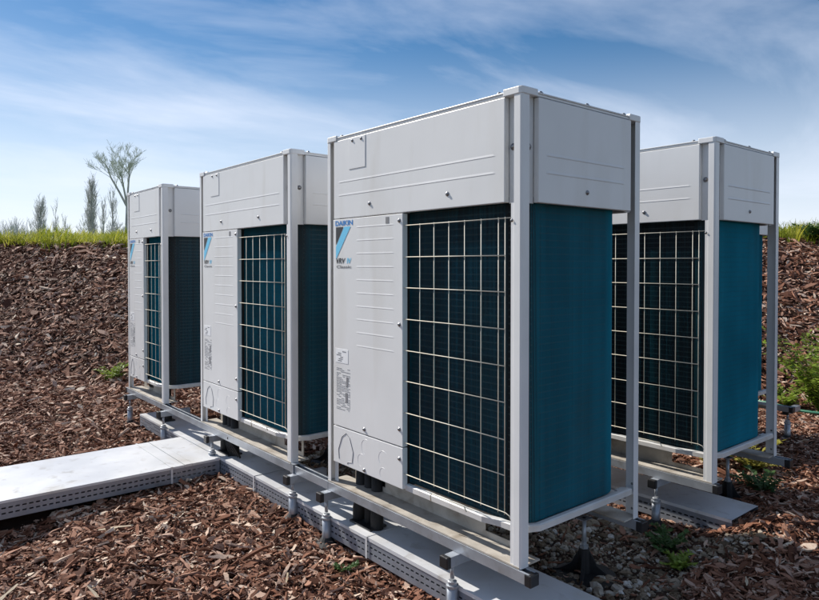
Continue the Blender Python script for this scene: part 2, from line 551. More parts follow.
    text_mesh('model_number', 'IV', .036, .026, M['cyan'], sv_, lx + .096, 1.072, yp, .1)
    text_mesh('series_name', 'Classic', .125, .014, M['grey_ink'], sv_, lx + .008, 1.050, yp)
    st = MB().box(lx, lx + .105, -.0042, -.002, .598, .664).build('sticker', M['white'], sv_)
    pb = MB()
    rr_ = random.Random(3)
    for k in range(6):
        x0 = lx + .008 + rr_.random() * .05
        pb.box(x0, x0 + .02 + rr_.random() * .02, -.0050, -.0042, .606 + k * .009, .610 + k * .009)
    pb.build('sticker_print', M['grey_ink'], st)
    pr = MB()
    z_ = .570
    while z_ > .372:
        x0 = lx + .006
        while x0 < lx + .115:
            l_ = .006 + rr_.random() * .02
            if rr_.random() < .70:
                pr.box(x0, min(x0 + l_, lx + .12), -.0040, -.0022, z_, z_ + .0022)
            x0 += l_ + .004
        z_ -= .0075
    pr.box(lx + .090, lx + .104, -.0042, -.0022, .49, .535); pr.box(lx + .082, lx + .100, -.0042, -.0022, .415, .46)
    pr.build('printed_notice', M['grey_ink'], sv_)
    # ---- piping cover below the seam
    pc = MB().box(xl, xb - .004, -.003, .024, .112, .287).build('piping_cover', M['paint'], u, bevel=.002)
    def ring(cx, cz, r_, a0=0, a1=2 * math.pi, wdt=.0007):
        MB().tube([(cx + r_ * math.cos(t_), -.0030, cz + r_ * math.sin(t_)) for t_ in np.linspace(a0, a1, 20)], wdt, 4, False).build('knockout', M['paint'], pc)
    s_ = wv / .54
    ring(xl + .27 * s_, .235, .036 * s_, 1.2, 4.4); ring(xl + .235 * s_, .168, .030 * s_, 1.0, 4.6)
    ring(xl + .40 * s_, .212, .034 * s_, .8, 4.2); ring(xl + .40 * s_, .146, .026 * s_, .9, 4.4)
    kp = [(.05, .135), (.045, .18), (.075, .245), (.11, .268), (.14, .25), (.168, .19), (.160, .140), (.125, .134), (.12, .125)]
    MB().tube([(xl + a * s_, -.0032, b) for a, b in kp], .002, 4).build('knockout', M['grey_ink'], pc)
    screw(pc, xb - .026, -.003, .239); screw(pc, xl + wv * .475, -.003, .128)
    # ---- coil
    path = coil_path(W, xb)
    fz0, fz1 = .128, 1.31
    v = []; f = []
    dep = .0022
    fr = random.Random(5)
    drift = 0.0
    for (x, y, nx_, ny_) in path:
        n = len(v)
        drift = drift * .93 + fr.gauss(0, .022)          # fins are never quite parallel
        lean = .56 * max(0, -ny_)            + drift + fr.gauss(0, .05)   # louvred on the front run
        ix, iy = x - nx_ * dep + ny_ * dep * lean, y - ny_ * dep - nx_ * dep * lean
        v += [(x, y, fz0), (ix, iy, fz0), (ix, iy, fz1), (x, y, fz1)]
        f.append((n, n + 1, n + 2, n + 3))
    coil = mk('coil', [(x - nx_ * (dep + .0004), y - ny_ * (dep + .0004), z) for z in (fz0, fz1) for (x, y, nx_, ny_) in path],
              [(i, i + 1, len(path) + i + 1, len(path) + i) for i in range(len(path) - 1)], M['core'], u)  # black backing sheet stands in for the shaded depth between fins
    tag(mk('cooling_fin', v, f, M['fin'], coil), kind='stuff')
    sub = path[::8]
    tb = MB()
    z_ = fz0 + .012
    while z_ < fz1:
        for i in range(len(sub) - 1):
            a = sub[i]; b = sub[i + 1]
            o0, o1 = .0017, .0021
            n = len(tb.v)
            for q in (a, b):
                tb.v += [(q[0] - q[2] * o1, q[1] - q[3] * o1, z_ - .003), (q[0] - q[2] * o0, q[1] - q[3] * o0, z_), (q[0] - q[2] * o1, q[1] - q[3] * o1, z_ + .003)]
            tb.f += [(n, n + 1, n + 4, n + 3), (n + 1, n + 2, n + 5, n + 4)]
        z_ += .0254
    tag(tb.build('coil_tube', M['tube'], coil), kind='stuff')
    MB().box(xb - .030, xb - .021, .0245, .70, .112, 1.285).build('partition', M['core'], u)
    # ---- wire guard
    zs = [1.232, 1.099, .969, .836, .704, .574, .440, .312, .179]
    gx_ = [-.083, -.115]
    x = -.2015
    while x > xb + .03:
        gx_.append(x); x -= .0872
    wr = .0020
    guard = MB().tube([(xb - .002, .004, zs[0]), (-.052, .004, zs[0])], wr, 6).build('wire_guard', M['wire'], u, True)
    for z_ in zs[1:-1]:
        MB().tube([(xb - .002, .004, z_), (-.080, .004, z_)], wr, 6).build('guard_wire', M['wire'], guard, True)
    MB().tube([(xb - .002, .004, zs[-1]), (-.075, .004, zs[-1]), (-.056, .004, zs[-1] - .006), (-.049, .005, zs[-1] - .022)], wr, 6).build('guard_wire', M['wire'], guard, True)
    for x in gx_:
        MB().tube([(x, .009, zs[0] + .004), (x, .009, zs[-1] - .010)], wr, 6).build('guard_wire', M['wire'], guard, True)
    hx = xb * .73
    MB().tube([(hx, .0, .112), (hx, -.004, .135), (hx + .012, -.004, .146), (xb * .43, -.004, .146), (xb * .43 + .012, -.002, .128)], wr * 1.2, 6).build('guard_hook', M['wire'], guard, True)
    # ---- base pan lip that follows the coil
    lp = [(xb - .004, .012), (-.20, .012), (-.13, .030), (-.055, .034), (-.030, .055), (-.004, .115), (-.004, D - .045)]
    v = []; f = []
    for i, (x, y) in enumerate(lp):
        a = Vector(lp[max(i - 1, 0)]); b = Vector(lp[min(i + 1, len(lp) - 1)])
        d = (b - a).normalized(); q = Vector((-d.y, d.x)) * .022
        v += [(x, y, .106), (x, y, .127), (x + q.x * .25, y + q.y * .25, .131), (x + q.x, y + q.y, .131), (x + q.x, y + q.y, .106)]
    for i in range(len(lp) - 1):
        for k in range(5):
            f.append((i * 5 + k, (i + 1) * 5 + k, (i + 1) * 5 + (k + 1) % 5, i * 5 + (k + 1) % 5))
    mk('pan_lip', v, f, M['pan'], u)
    MB().box(-W + .03, -.03, .115, D - .06, .098, .106).build('base_pan', M['pan'], u)
    # ---- foot channel: ledge and wall with lifting openings
    fc = MB()
    fc.box(-W + .004, -.006, -.002, .112, .0, .006)
    yw0, yw1 = .105, .109
    oL0, oL1 = -W + .16, -W + .33
    oR0, oR1 = -.27, -.075
    fc.box(-W + .09, oL0, yw0, yw1, .006, .110)
    fc.box(oL1, oR0, yw0, yw1, .006, .110)
    fc.box(oR1, -.055, yw0, yw1, .006, .110)
    for a, b in ((oL0, oL1), (oR0, oR1)):
        fc.box(a, b, yw0, yw1, .006, .028); fc.box(a, b, yw0, yw1, .088, .110)
    fc.build('foot_channel', M['base'], u)
    MB().box(oL0 - .01, oL1 + .01, .125, .128, .01, .097).build('lifting_opening_shade', M['dark'], u)  # dark sheet behind the left opening, in place of its shade
    rc = MB()
    rc.box(-W + .004, -.006, D - .10, D + .002, .0, .006)
    rc.box(-W + .09, -.20, D - .104, D - .100, .0, .110)
    rc.build('foot_channel', M['base'], u)
    MB().box(-.075, -.006, D - .065, D - .006, .106, .112).build('corner_plate', M['pan'], u)
    for zz in (.03, .135):
        screw(u, -.030, D - .003, zz, s=.6)
    return u

GA = 1.24
unit_a = make_unit(GA, -.645)
unit_c = make_unit(.873, -.440)
km = kid_map()
row1 = 'large outdoor units in the front row'
unit_b = copy_tree(unit_a, None, km)
unit_d = copy_tree(unit_a, None, km)
unit_e = copy_tree(unit_a, None, km)
unit_a.location = (0, 0, ZB)
unit_b.location = (-1.597, 0, ZB)
unit_c.location = (-3.553, 0, ZB)
unit_d.location = (.004, 1.411, ZB)
unit_e.location = (-.55, 2.82, ZB)
GR = 'air conditioning outdoor units on rails'
tag(unit_a, 'nearest and largest white air conditioning unit with blue coil side facing the camera', 'air conditioner', GR)
tag(unit_b, 'middle white air conditioning unit of the front row, between the nearest and the smallest', 'air conditioner', GR)
tag(unit_c, 'smallest white air conditioning unit, far left end of the front row', 'air conditioner', GR)
tag(unit_d, 'white air conditioning unit in the second row, right of the nearest unit', 'air conditioner', GR)
tag(unit_e, 'almost hidden air conditioning unit, a sliver behind the rear post of the right unit', 'air conditioner', GR)

# ------------------------------------------------------------------ mounting rails
def rail(x0, x1, yc, label, caps=(False, False)):
    """open strut channel under the unit feet"""
    o = empty('mounting_rail', ((x0 + x1) / 2, yc, 0))
    xm = (x0 + x1) / 2
    a, b = x0 - xm, x1 - xm
    zt = ZB - .0015; zb = zt - .041; h = .0205; tk = .003; lp = .009
    prof = [(-h, zt), (-h, zb), (h, zb), (h, zt), (h - lp, zt), (h - lp, zt - tk), (h - tk, zt - tk), (h - tk, zb + tk),
            (-h + tk, zb + tk), (-h + tk, zt - tk), (-h + lp, zt - tk), (-h + lp, zt)]
    MB().prism(prof, a, b, 'x').build('channel', M['galv'], o, bevel=.001)
    for flag, xe, s in ((caps[0], a, -1), (caps[1], b, 1)):
        if flag:
            MB().box(min(xe - s * .018, xe + s * .012), max(xe - s * .018, xe + s * .012), -h - .003, h + .003, zb - .003, zt - .0005 + .0).build('end_cap', M['black'], o, bevel=.004)
    return tag(o, label, 'mounting rail', 'mounting rails under the units')
rail(-4.47, -1.232, .0155, 'long galvanised rail under the front feet of the two left units', (True, False))
rail(-1.229, .040, .0155, 'galvanised rail with black end cap under the front of the nearest unit', (False, True))
rail(-4.47, .030, .735, 'galvanised rail under the rear feet of the front row', (True, True))
rail(-1.30, .020, 1.4265, 'galvanised rail under the front feet of the second row unit', (True, True))
rail(-1.30, .075, 2.146, 'galvanised rail with end cap sticking out behind the right unit', (True, True))
rail(-1.85, -.50, 2.8355, 'galvanised rail under the front feet of the hidden rear unit', (True, True))
rail(-1.85, -.44, 3.60, 'galvanised rail under the rear feet of the hidden rear unit', (True, True))
# clamp between the rails of the two near units
cl = MB().box(-1.592, -1.560, -.012, .034, ZB - .046, ZB - .043).box(-1.592, -1.560, -.012, -.0085, ZB - .046, ZB + .004)
cl.box(-1.592, -1.560, -.012, .034, ZB + .001, ZB + .004)
tag(cl.build('rail_clamp', M['galv'], None, bevel=.001), 'small steel clamp on the rail at the gap left of the nearest unit', 'clamp')

# ------------------------------------------------------------------ support stands
def foot_front(o, zt):
    g = H(*o.location.xy)
    MB().lathe([(.0085, zt), (.0085, .165)][::-1], 10).build('threaded_rod', M['galv'], o, True)
    MB().lathe([(.022, .128), (.025, .131), (.025, .140), (.018, .142), (.018, .154), (.015, .156)], 12).build('collar', M['galv'], o, False)
    MB().lathe([(.0215, -.02), (.0215, .128)], 14).build('sleeve', M['galv'], o, True)
    MB().lathe([(.070, -.04), (.068, .012), (.036, .026), (.024, .042)], 14).build('foot', M['rubber'], o, False)

def stand_front(x, y0, label, up=ZB - .0435):
    """bracket arm clipped under the rail, sticking out in front over a threaded leg"""
    o = empty('support_stand', (x, y0 + .028, float(min(H(x, y0), .04))))
    b = o.location.z
    zt = up - b
    MB().box(-.020, .020, -.030, .20, zt - .040, zt).build('bracket_arm', M['galv'], o, bevel=.002)
    MB().box(-.0225, .0225, -.048, -.026, zt - .0425, zt + .0025).build('end_cap', M['black'], o, bevel=.004)
    foot_front(o, zt - .040)
    return tag(o, label, 'support', 'adjustable support stands')

def stand_pyramid(x, y, label, up):
    """threaded leg on a ribbed black rubber foot"""
    o = empty('support_stand', (x, y, float(H(x, y))))
    zt = up - o.location.z
    MB().lathe([(.0095, .10), (.0095, zt)], 10).build('threaded_rod', M['galv'], o, True)
    MB().lathe([(.020, .122), (.020, .136), (.012, .138), (.012, .15)], 6).build('nut', M['galv'], o)
    ft = MB().lathe([(.030, -.02), (.026, .05), (.023, .122)], 14)
    for k in range(4):
        t_ = k * math.pi / 2 + .5
        c_, s_ = math.cos(t_), math.sin(t_)
        w_ = .006
        pr = [(.02, .115), (.035, .09), (.055, .05), (.10, .02), (.135, .010), (.135, -.01), (.02, -.01)]
        n = len(ft.v); m_ = len(pr)
        for sgn in (-1, 1):
            ft.v += [(r_ * c_ - sgn * w_ * s_, r_ * s_ + sgn * w_ * c_, z_) for r_, z_ in pr]
        ft.f += [tuple(range(n, n + m_)), tuple(range(n + m_, n + 2 * m_))[::-1]]
        ft.f += [(n + i, n + m_ + i, n + m_ + (i + 1) % m_, n + (i + 1) % m_) for i in range(m_)]
    ft.build('foot', M['rubber'], o)
    MB().lathe([(.14, -.03), (.138, .006), (.10, .012), (.02, .016)], 20).build('foot_plate', M['rubber'], o)
    MB().box(-.022, .022, -.03, .03, zt - .004, zt).build('head_plate', M['galv'], o)
    return tag(o, label, 'support', 'adjustable support stands')

stand_front(-.317, -.055, 'nearest support stand, bracket under the front rail by the near corner')
stand_front(-1.217, -.050, 'support stand under the front rail at the left post of the nearest unit')
stand_front(-1.546, -.050, 'support stand under the front rail at the right post of the middle unit')
stand_front(-2.595, -.050, 'support stand at the corner where the branching cable tray meets the front rail')
stand_front(-3.512, -.045, 'support stand under the front rail at the right post of the smallest unit')
stand_front(-4.33, -.045, 'support stand at the far left end of the front rail')
stand_pyramid(-.205, .66, 'support stand with black ribbed rubber foot under the nearest unit', ZB - .04)
stand_pyramid(-.22, 2.06, 'support stand with black foot under the blue side of the right unit', ZB - .04)
stand_front(-.29, 1.375, 'support stand between the nearest unit and the right unit')
stand_front(-.52, 3.70, 'support stand standing among the chips at the far right edge of the photo')
stand_pyramid(-3.9, .70, 'support stand behind the smallest unit under the rear rail', ZB - .04)
stand_pyramid(-2.3, .70, 'support stand behind the middle unit under the rear rail', ZB - .04)

# ------------------------------------------------------------------ cable trays
def slotted_wall(u0, u1, z0, z1, place):
    """sheet wall with two rows of real slots; place(u,z)->xyz"""
    us = [u0]; kinds = []
    u = u0 + .02
    while u + .030 < u1:
        us += [u, u + .020]; kinds += [0, 1]; u += .032
    us.append(u1); kinds.append(0)
    h = z1 - z0
    zs = [z0, z0 + h * .26, z0 + h * .34, z0 + h * .56, z0 + h * .64, z1]
    v = [place(a, b) for b in zs for a in us]
    n = len(us); f = []
    for j in range(5):
        for i in range(n - 1):
            if kinds[i] and j in (1, 3):
                continue
            f.append((j * n + i, j * n + i + 1, (j + 1) * n + i + 1, (j + 1) * n + i))
    return v, f

def tray(name, label, u0, u1, a0, a1, z0, z1, along, seams, clips, endcap=()):
    """along 'x' or 'y': tray runs in u between a0 and a1 across"""
    o = empty(name, ((u0 + u1) / 2, (a0 + a1) / 2, 0) if along == 'x' else ((a0 + a1) / 2, (u0 + u1) / 2, 0))
    ox, oy = o.location.x, o.location.y
    P = (lambda u, a, z: (u - ox, a - oy, z)) if along == 'x' else (lambda u, a, z: (a - ox, u - oy, z))
    for a in (a0, a1):
        v, f = slotted_wall(u0, u1, z0, z1 - .004, lambda u, z: P(u, a, z))
        s = mk('side_wall', v, f, M['tray'], o)
        sm = s.modifiers.new('sheet', 'SOLIDIFY'); sm.thickness = .0016; sm.offset = 0
    b = MB()
    q = [P(u0, a0, z0), P(u1, a1, z0)]
    b.box(min(q[0][0], q[1][0]), max(q[0][0], q[1][0]), min(q[0][1], q[1][1]), max(q[0][1], q[1][1]), z0 - .002, z0)
    b.build('floor_sheet', M['tray'], o)
    e = [u0] + list(seams) + [u1]
    for i in range(len(e) - 1):
        q = [P(e[i] + .0012, a0 - .004, 0), P(e[i + 1] - .0012, a1 + .004, 0)]
        x0, x1 = sorted((q[0][0], q[1][0])); y0, y1 = sorted((q[0][1], q[1][1]))
        m_ = MB()
        dz = .0015 * (i % 2)
        m_.box(x0, x1, y0, y1, z1 - .002 + dz, z1 + dz)
        if along == 'x':
            m_.box(x0, x1, y0, y0 + .0015, z1 - .014, z1 - .002 + dz); m_.box(x0, x1, y1 - .0015, y1, z1 - .014, z1 - .002 + dz)
        else:
            m_.box(x0, x0 + .0015, y0, y1, z1 - .014, z1 - .002 + dz); m_.box(x1 - .0015, x1, y0, y1, z1 - .014, z1 - .002 + dz)
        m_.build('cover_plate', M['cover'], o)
    for u in clips:
        m_ = MB()
        for (c0, c1, zz0, zz1) in ((a0 - .008, a1 + .008, z1 + .002, z1 + .0036), (a0 - .008, a0 - .0065, z0, z1 + .002), (a1 + .0065, a1 + .008, z0, z1 + .002)):
            q = [P(u - .006, c0, 0), P(u + .006, c1, 0)]
            m_.box(min(q[0][0], q[1][0]), max(q[0][0], q[1][0]), min(q[0][1], q[1][1]), max(q[0][1], q[1][1]), zz0, zz1)
        m_.build('cover_clip', M['cover'], o)
    return tag(o, label, 'cable tray', 'galvanised cable trays with covers')
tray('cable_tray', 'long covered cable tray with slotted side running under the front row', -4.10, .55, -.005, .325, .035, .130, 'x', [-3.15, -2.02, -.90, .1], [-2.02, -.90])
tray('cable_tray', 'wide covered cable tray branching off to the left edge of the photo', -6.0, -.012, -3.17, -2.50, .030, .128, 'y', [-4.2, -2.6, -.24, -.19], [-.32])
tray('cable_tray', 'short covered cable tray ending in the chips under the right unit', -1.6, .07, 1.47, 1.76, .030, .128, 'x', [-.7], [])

# ------------------------------------------------------------------ insulated pipes from the units into the tray
def pipes(x, label, n=2, messy=False):
    o = empty('insulated_pipes', (x, .085, .13))
    for k in range(n):
        xx = (k - (n - 1) / 2) * .072
        zt = ZB + .10 - .13
        MB().tube([(xx, .012 * (k % 2), -.05), (xx, .012 * (k % 2), .06), (xx * .9, .01, .12), (xx * .85, .01, zt)], [.031, .031, .030, .028][:4] if k % 2 == 0 else [.026, .026, .026, .024], 12, True).build('pipe', M['foam'], o, True)
    MB().box(-.085, .085, -.050, .050, .0, .010).build('tray_grommet', M['black'], o, bevel=.004)
    if messy:
        for k in range(5):
            r_ = random.Random(k * 7 + 1)
            a = r_.random() * 1.5
            MB().tube([(.02 + .02 * k, -.02, .15), (.05 + .03 * k, -.05 - .01 * k, .10 + .012 * k), (.11 + .02 * k, -.06, .05 + .01 * k), (.08 + .03 * k, -.02, .015)], .006, 6).build('cable', M['foam'], o, True)
    return tag(o, label, 'pipes', 'black insulated pipes between units and tray')
pipes(-1.02, 'black insulated pipes dropping from the nearest unit into the tray', 3)
pipes(-2.56, 'black insulated pipes and cables dropping from the middle unit', 3, True)
pipes(-3.76, 'black insulated pipes dropping from the smallest unit', 2)

# ------------------------------------------------------------------ instanced stuff
def scatter(name, label, cat, pts, rot, scl, idx, variants, material):
    me_ = bpy.data.meshes.new(name)
    me_.vertices.add(len(pts)); me_.vertices.foreach_set('co', np.asarray(pts, np.float32).ravel())
    a = me_.attributes.new('rot', 'FLOAT_VECTOR', 'POINT'); a.data.foreach_set('vector', np.asarray(rot, np.float32).ravel())
    a = me_.attributes.new('scl', 'FLOAT_VECTOR', 'POINT'); a.data.foreach_set('vector', np.asarray(scl, np.float32).ravel())
    a = me_.attributes.new('idx', 'INT', 'POINT'); a.data.foreach_set('value', np.asarray(idx, np.int32))
    me_.update()
    o = bpy.data.objects.new(name, me_); C.objects.link(o)
    col = bpy.data.collections.new(name + '_shapes')
    for k, (v, f) in enumerate(variants):
        m_ = bpy.data.meshes.new('%s_shape' % name)
        m_.from_pydata([tuple(map(float, p)) for p in v], [], f); m_.materials.append(material); m_.update()
        col.objects.link(bpy.data.objects.new('%s_shape_%02d' % (name, k), m_))
    g = bpy.data.node_groups.new(name + '_scatter', 'GeometryNodeTree')
    g.interface.new_socket('Geometry', in_out='INPUT', socket_type='NodeSocketGeometry')
    g.interface.new_socket('Geometry', in_out='OUTPUT', socket_type='NodeSocketGeometry')
    gi = g.nodes.new('NodeGroupInput'); go = g.nodes.new('NodeGroupOutput')
    m2p = g.nodes.new('GeometryNodeMeshToPoints'); iop = g.nodes.new('GeometryNodeInstanceOnPoints')
    ci = g.nodes.new('GeometryNodeCollectionInfo'); ci.inputs['Collection'].default_value = col
    ci.inputs['Separate Children'].default_value = True; ci.inputs['Reset Children'].default_value = True
    def attr(n, ty):
        q = g.nodes.new('GeometryNodeInputNamedAttribute'); q.data_type = ty; q.inputs['Name'].default_value = n
        return q.outputs['Attribute']
    g.links.new(gi.outputs[0], m2p.inputs['Mesh']); g.links.new(m2p.outputs[0], iop.inputs['Points'])
    g.links.new(ci.outputs[0], iop.inputs['Instance']); iop.inputs['Pick Instance'].default_value = True
    g.links.new(attr('idx', 'INT'), iop.inputs['Instance Index'])
    e2r = g.nodes.new('FunctionNodeEulerToRotation'); g.links.new(attr('rot', 'FLOAT_VECTOR'), e2r.inputs[0])
    g.links.new(e2r.outputs[0], iop.inputs['Rotation']); g.links.new(attr('scl', 'FLOAT_VECTOR'), iop.inputs['Scale'])
    g.links.new(iop.outputs[0], go.inputs[0])
    md = o.modifiers.new('scatter', 'NODES'); md.node_group = g
    return tag(o, label, cat, kind='stuff')

def euler_from(tx, ty, spin):
    """rotation: spin about z, then tilt by slopes; returns xyz eulers (vectorised)"""
    n = np.stack([-tx, -ty, np.ones_like(tx)], 1); n /= np.linalg.norm(n, axis=1)[:, None]
    a = np.stack([np.cos(spin), np.sin(spin), np.zeros_like(spin)], 1)
    u = a - n * (a * n).sum(1)[:, None]; u /= np.linalg.norm(u, axis=1)[:, None]
    q = np.cross(n, u)
    ry = -np.arcsin(np.clip(u[:, 2], -1, 1)); rz = np.arctan2(u[:, 1], u[:, 0]); rx = np.arctan2(q[:, 2], n[:, 2])
    return np.stack([rx, ry, rz], 1)

def chip_shape(r):
    n = 6
    v = []; f = []
    wv = r.uniform(.16, .38); bend = r.uniform(-.10, .12); tw = r.uniform(-.5, .5); th = r.uniform(.05, .10)
    sk = r.uniform(-.25, .25)
    for i in range(n):
        s = i / (n - 1); x = s - .5
        wd = wv * (np.sin(np.pi * (s * .86 + .07)) ** .55) * r.uniform(.55, 1.25)
        if i in (0, n - 1): wd *= r.uniform(.55, 1.25)
        cy = sk * (s - .5) ** 2 + r.uniform(-.03, .03); cz = bend * (1 - 4 * x * x); t_ = tw * x
        x += r.uniform(-.03, .03)
        for (yy, zz) in ((-wd / 2, th / 2 * r.uniform(.4, 1)), (wd / 2, th / 2 * r.uniform(.4, 1)), (wd / 2 * .9, -th / 2), (-wd / 2 * .9, -th / 2)):
            v.append((x + r.uniform(-.04, .04), cy + yy * np.cos(t_) - zz * np.sin(t_), cz + yy * np.sin(t_) + zz * np.cos(t_)))
    for i in range(n - 1):
        for k in range(4):
            f.append((i * 4 + k, i * 4 + (k + 1) % 4, (i + 1) * 4 + (k + 1) % 4, (i + 1) * 4 + k)[::-1])
    f += [(0, 1, 2, 3), (n * 4 - 1, n * 4 - 2, n * 4 - 3, n * 4 - 4)]
    return v, f
chips = [chip_shape(rng) for _ in range(16)]
M['chip'] = ramp_random('bark_chip', [(0, (.045, .017, .010)), (.20, (.11, .046, .027)), (.40, (.20, .088, .052)), (.58, (.28, .138, .088)),
                                      (.75, (.36, .21, .148)), (.89, (.46, .32, .245)), (.97, (.58, .45, .35)), (1, (.74, .62, .48))], .75, .15, (3, 60, 60), .40)

CAMXY = np.array([cam.location.x, cam.location.y])
def sector(n, r0, r1, half=R(46), yaw=2.4487):
    a = yaw + rng.uniform(-half, half, n)
    r_ = np.sqrt(rng.uniform(r0 * r0, r1 * r1, n))
    return CAMXY[0] + r_ * np.cos(a), CAMXY[1] + r_ * np.sin(a), r_
def gravel_zone(x, y):
    """worn gravelly soil between the two rows"""
    e = np.maximum(np.abs(x + 1.2) / 1.42, np.abs(y - .90) / .47) + .16 * sn(x, y, 4.3, 1.0)
    return e < 1
def on_tray(x, y):
    return ((x > -4.1) & (x < .55) & (y > .02) & (y < .31)) | ((x > -3.15) & (x < -2.52) & (y < 0) & (y > -6)) | ((x > -1.6) & (x < .0) & (y > 1.49) & (y < 1.74))
P = []; Rr = []; S = []
for (r0, r1, dens, k) in ((1.6, 4.2, 9500, 1.0), (4.2, 7.0, 5800, 1.2), (7.0, 10.0, 2800, 1.65), (10.0, 14.5, 1700, 2.0)):
    area = R(46) * (r1 * r1 - r0 * r0)
    x, y, r_ = sector(int(area * dens), r0, r1)
    d = crest_d(x, y)
    keep = (d < .12) & ~on_tray(x, y) & (~gravel_zone(x, y) | (rng.random(len(x)) < .07))
    keep &= ~((x > -4.4) & (x < .0) & (y > .35) & (y < .75) & (rng.random(len(x)) < .5))
    x, y, d = x[keep], y[keep], d[keep]
    n = len(x); e = .02
    z = H(x, y)
    gx_ = (H(x + e, y) - H(x - e, y)) / (2 * e); gy_ = (H(x, y + e) - H(x, y - e)) / (2 * e)
    ln = rng.lognormal(math.log(.031), .55, n).clip(.010, .12) * k
    long_ = rng.random(n) < .035
    ln = np.where(long_, ln * 1.9, ln)
    wd = np.where(long_, .45, rng.uniform(.75, 1.35, n)) * ln
    P.append(np.stack([x, y, z + rng.uniform(-.008, .030, n) * k], 1))
    Rr.append(euler_from(gx_ + rng.normal(0, .38, n), gy_ + rng.normal(0, .38, n), rng.uniform(0, 2 * np.pi, n)))
    S.append(np.stack([ln, wd, ln * rng.uniform(.7, 1.3, n)], 1))
P = np.concatenate(P); Rr = np.concatenate(Rr); S = np.concatenate(S)
scatter('wood_chips', 'loose brown bark and wood chips covering the ground and bank', 'wood chips', P, Rr, S, rng.integers(0, len(chips), len(P)), chips, M['chip'])
print('chips', len(P))

# gravel
def stone_shape(r):
    v = []; f = []
    seg, rg = 7, 4
    for j in range(rg + 1):
        ph = np.pi * j / rg
        for k in range(seg):
            t_ = 2 * np.pi * k / seg
            q = 1 + r.uniform(-.22, .22)
            v.append((.5 * q * np.sin(ph) * np.cos(t_), .38 * q * np.sin(ph) * np.sin(t_), .28 * q * np.cos(ph)))
    for j in range(rg):
        for k in range(seg):
            f.append((j * seg + k, (j + 1) * seg + k, (j + 1) * seg + (k + 1) % seg, j * seg + (k + 1) % seg))
    return v, f
M['stone'] = ramp_random('gravel_stone', [(0, (.11, .075, .045)), (.35, (.23, .17, .11)), (.7, (.33, .27, .20)), (.92, (.46, .41, .34)), (1, (.66, .62, .56))], .8, .3, (20, 20, 20), .3)
n = 14000
x = rng.uniform(-2.7, .35, n); y = rng.uniform(.34, 1.5, n)
k = gravel_zone(x, y); x, y = x[k], y[k]; n = len(x)
sz = rng.lognormal(math.log(.016), .55, n).clip(.010, .075)
scatter('gravel', 'grey gravel stones on the soil between the nearest unit and the right unit', 'gravel',
        np.stack([x, y, H(x, y) + sz * .12], 1), np.stack([rng.normal(0, .3, n), rng.normal(0, .3, n), rng.uniform(0, 6.3, n)], 1),
        np.stack([sz, sz * rng.uniform(.7, 1.2, n), sz], 1), rng.integers(0, 5, n), [stone_shape(rng) for _ in range(5)], M['stone'])

# grass on the crest
def blade_clump(r, nb=9):
    v = []; f = []
    for _ in range(nb):
        a = r.uniform(0, 2 * np.pi); ox, oy = r.normal(0, .10, 2); h_ = r.uniform(.55, 1.0); ln = r.uniform(.1, .55); w_ = r.uniform(.02, .035)
        dx, dy = np.cos(a), np.sin(a); b = len(v)
        for s in (0, .4, .75, 1):
            px = ox + dx * ln * s * s; py = oy + dy * ln * s * s; pz = h_ * (s - .25 * s * s * ln)
            ww = w_ * (1 - s * .92)
            v += [(px - dy * ww, py + dx * ww, pz), (px + dy * ww, py - dx * ww, pz)]
        for i in range(3):
            f.append((b + 2 * i, b + 2 * i + 1, b + 2 * i + 3, b + 2 * i + 2))
    return v, f
M['grass'] = ramp_random('grass_blade', [(0, (.16, .22, .02)), (.4, (.29, .33, .03)), (.75, (.42, .42, .05)), (1, (.55, .50, .14))], .55, .3, (5, 5, 2), .2, .45)
n = 14000
s_ = rng.uniform(-4.5, 15.5, n); dd = rng.uniform(-.12, 2.6, n) ** 1.0
px = CR0[0] + CD[0] * s_ + CN[0] * dd; py = CR0[1] + CD[1] * s_ + CN[1] * dd
dd2 = crest_d(px, py); ok = dd2 > -.02 + .22 * sn(px, py, 2.9, .5) + rng.normal(0, .10, len(px))
px, py = px[ok], py[ok]; n = len(px)
hh = (.24 + .10 * sn(px, py, 1.7, .4) + .08 * sn(px, py, 3.3, 2.2)) * rng.lognormal(-.05, .24, n).clip(.4, 1.5)
scatter('grass', 'bright green grass along the top of the chip bank', 'grass', np.stack([px, py, H(px, py) - .01], 1),
        np.stack([rng.normal(0, .12, n), rng.normal(0, .12, n), rng.uniform(0, 6.3, n)], 1), np.stack([hh * 1.2, hh * 1.2, hh.clip(.06, 1)], 1),
        rng.integers(0, 6, n), [blade_clump(rng) for _ in range(6)], M['grass'])

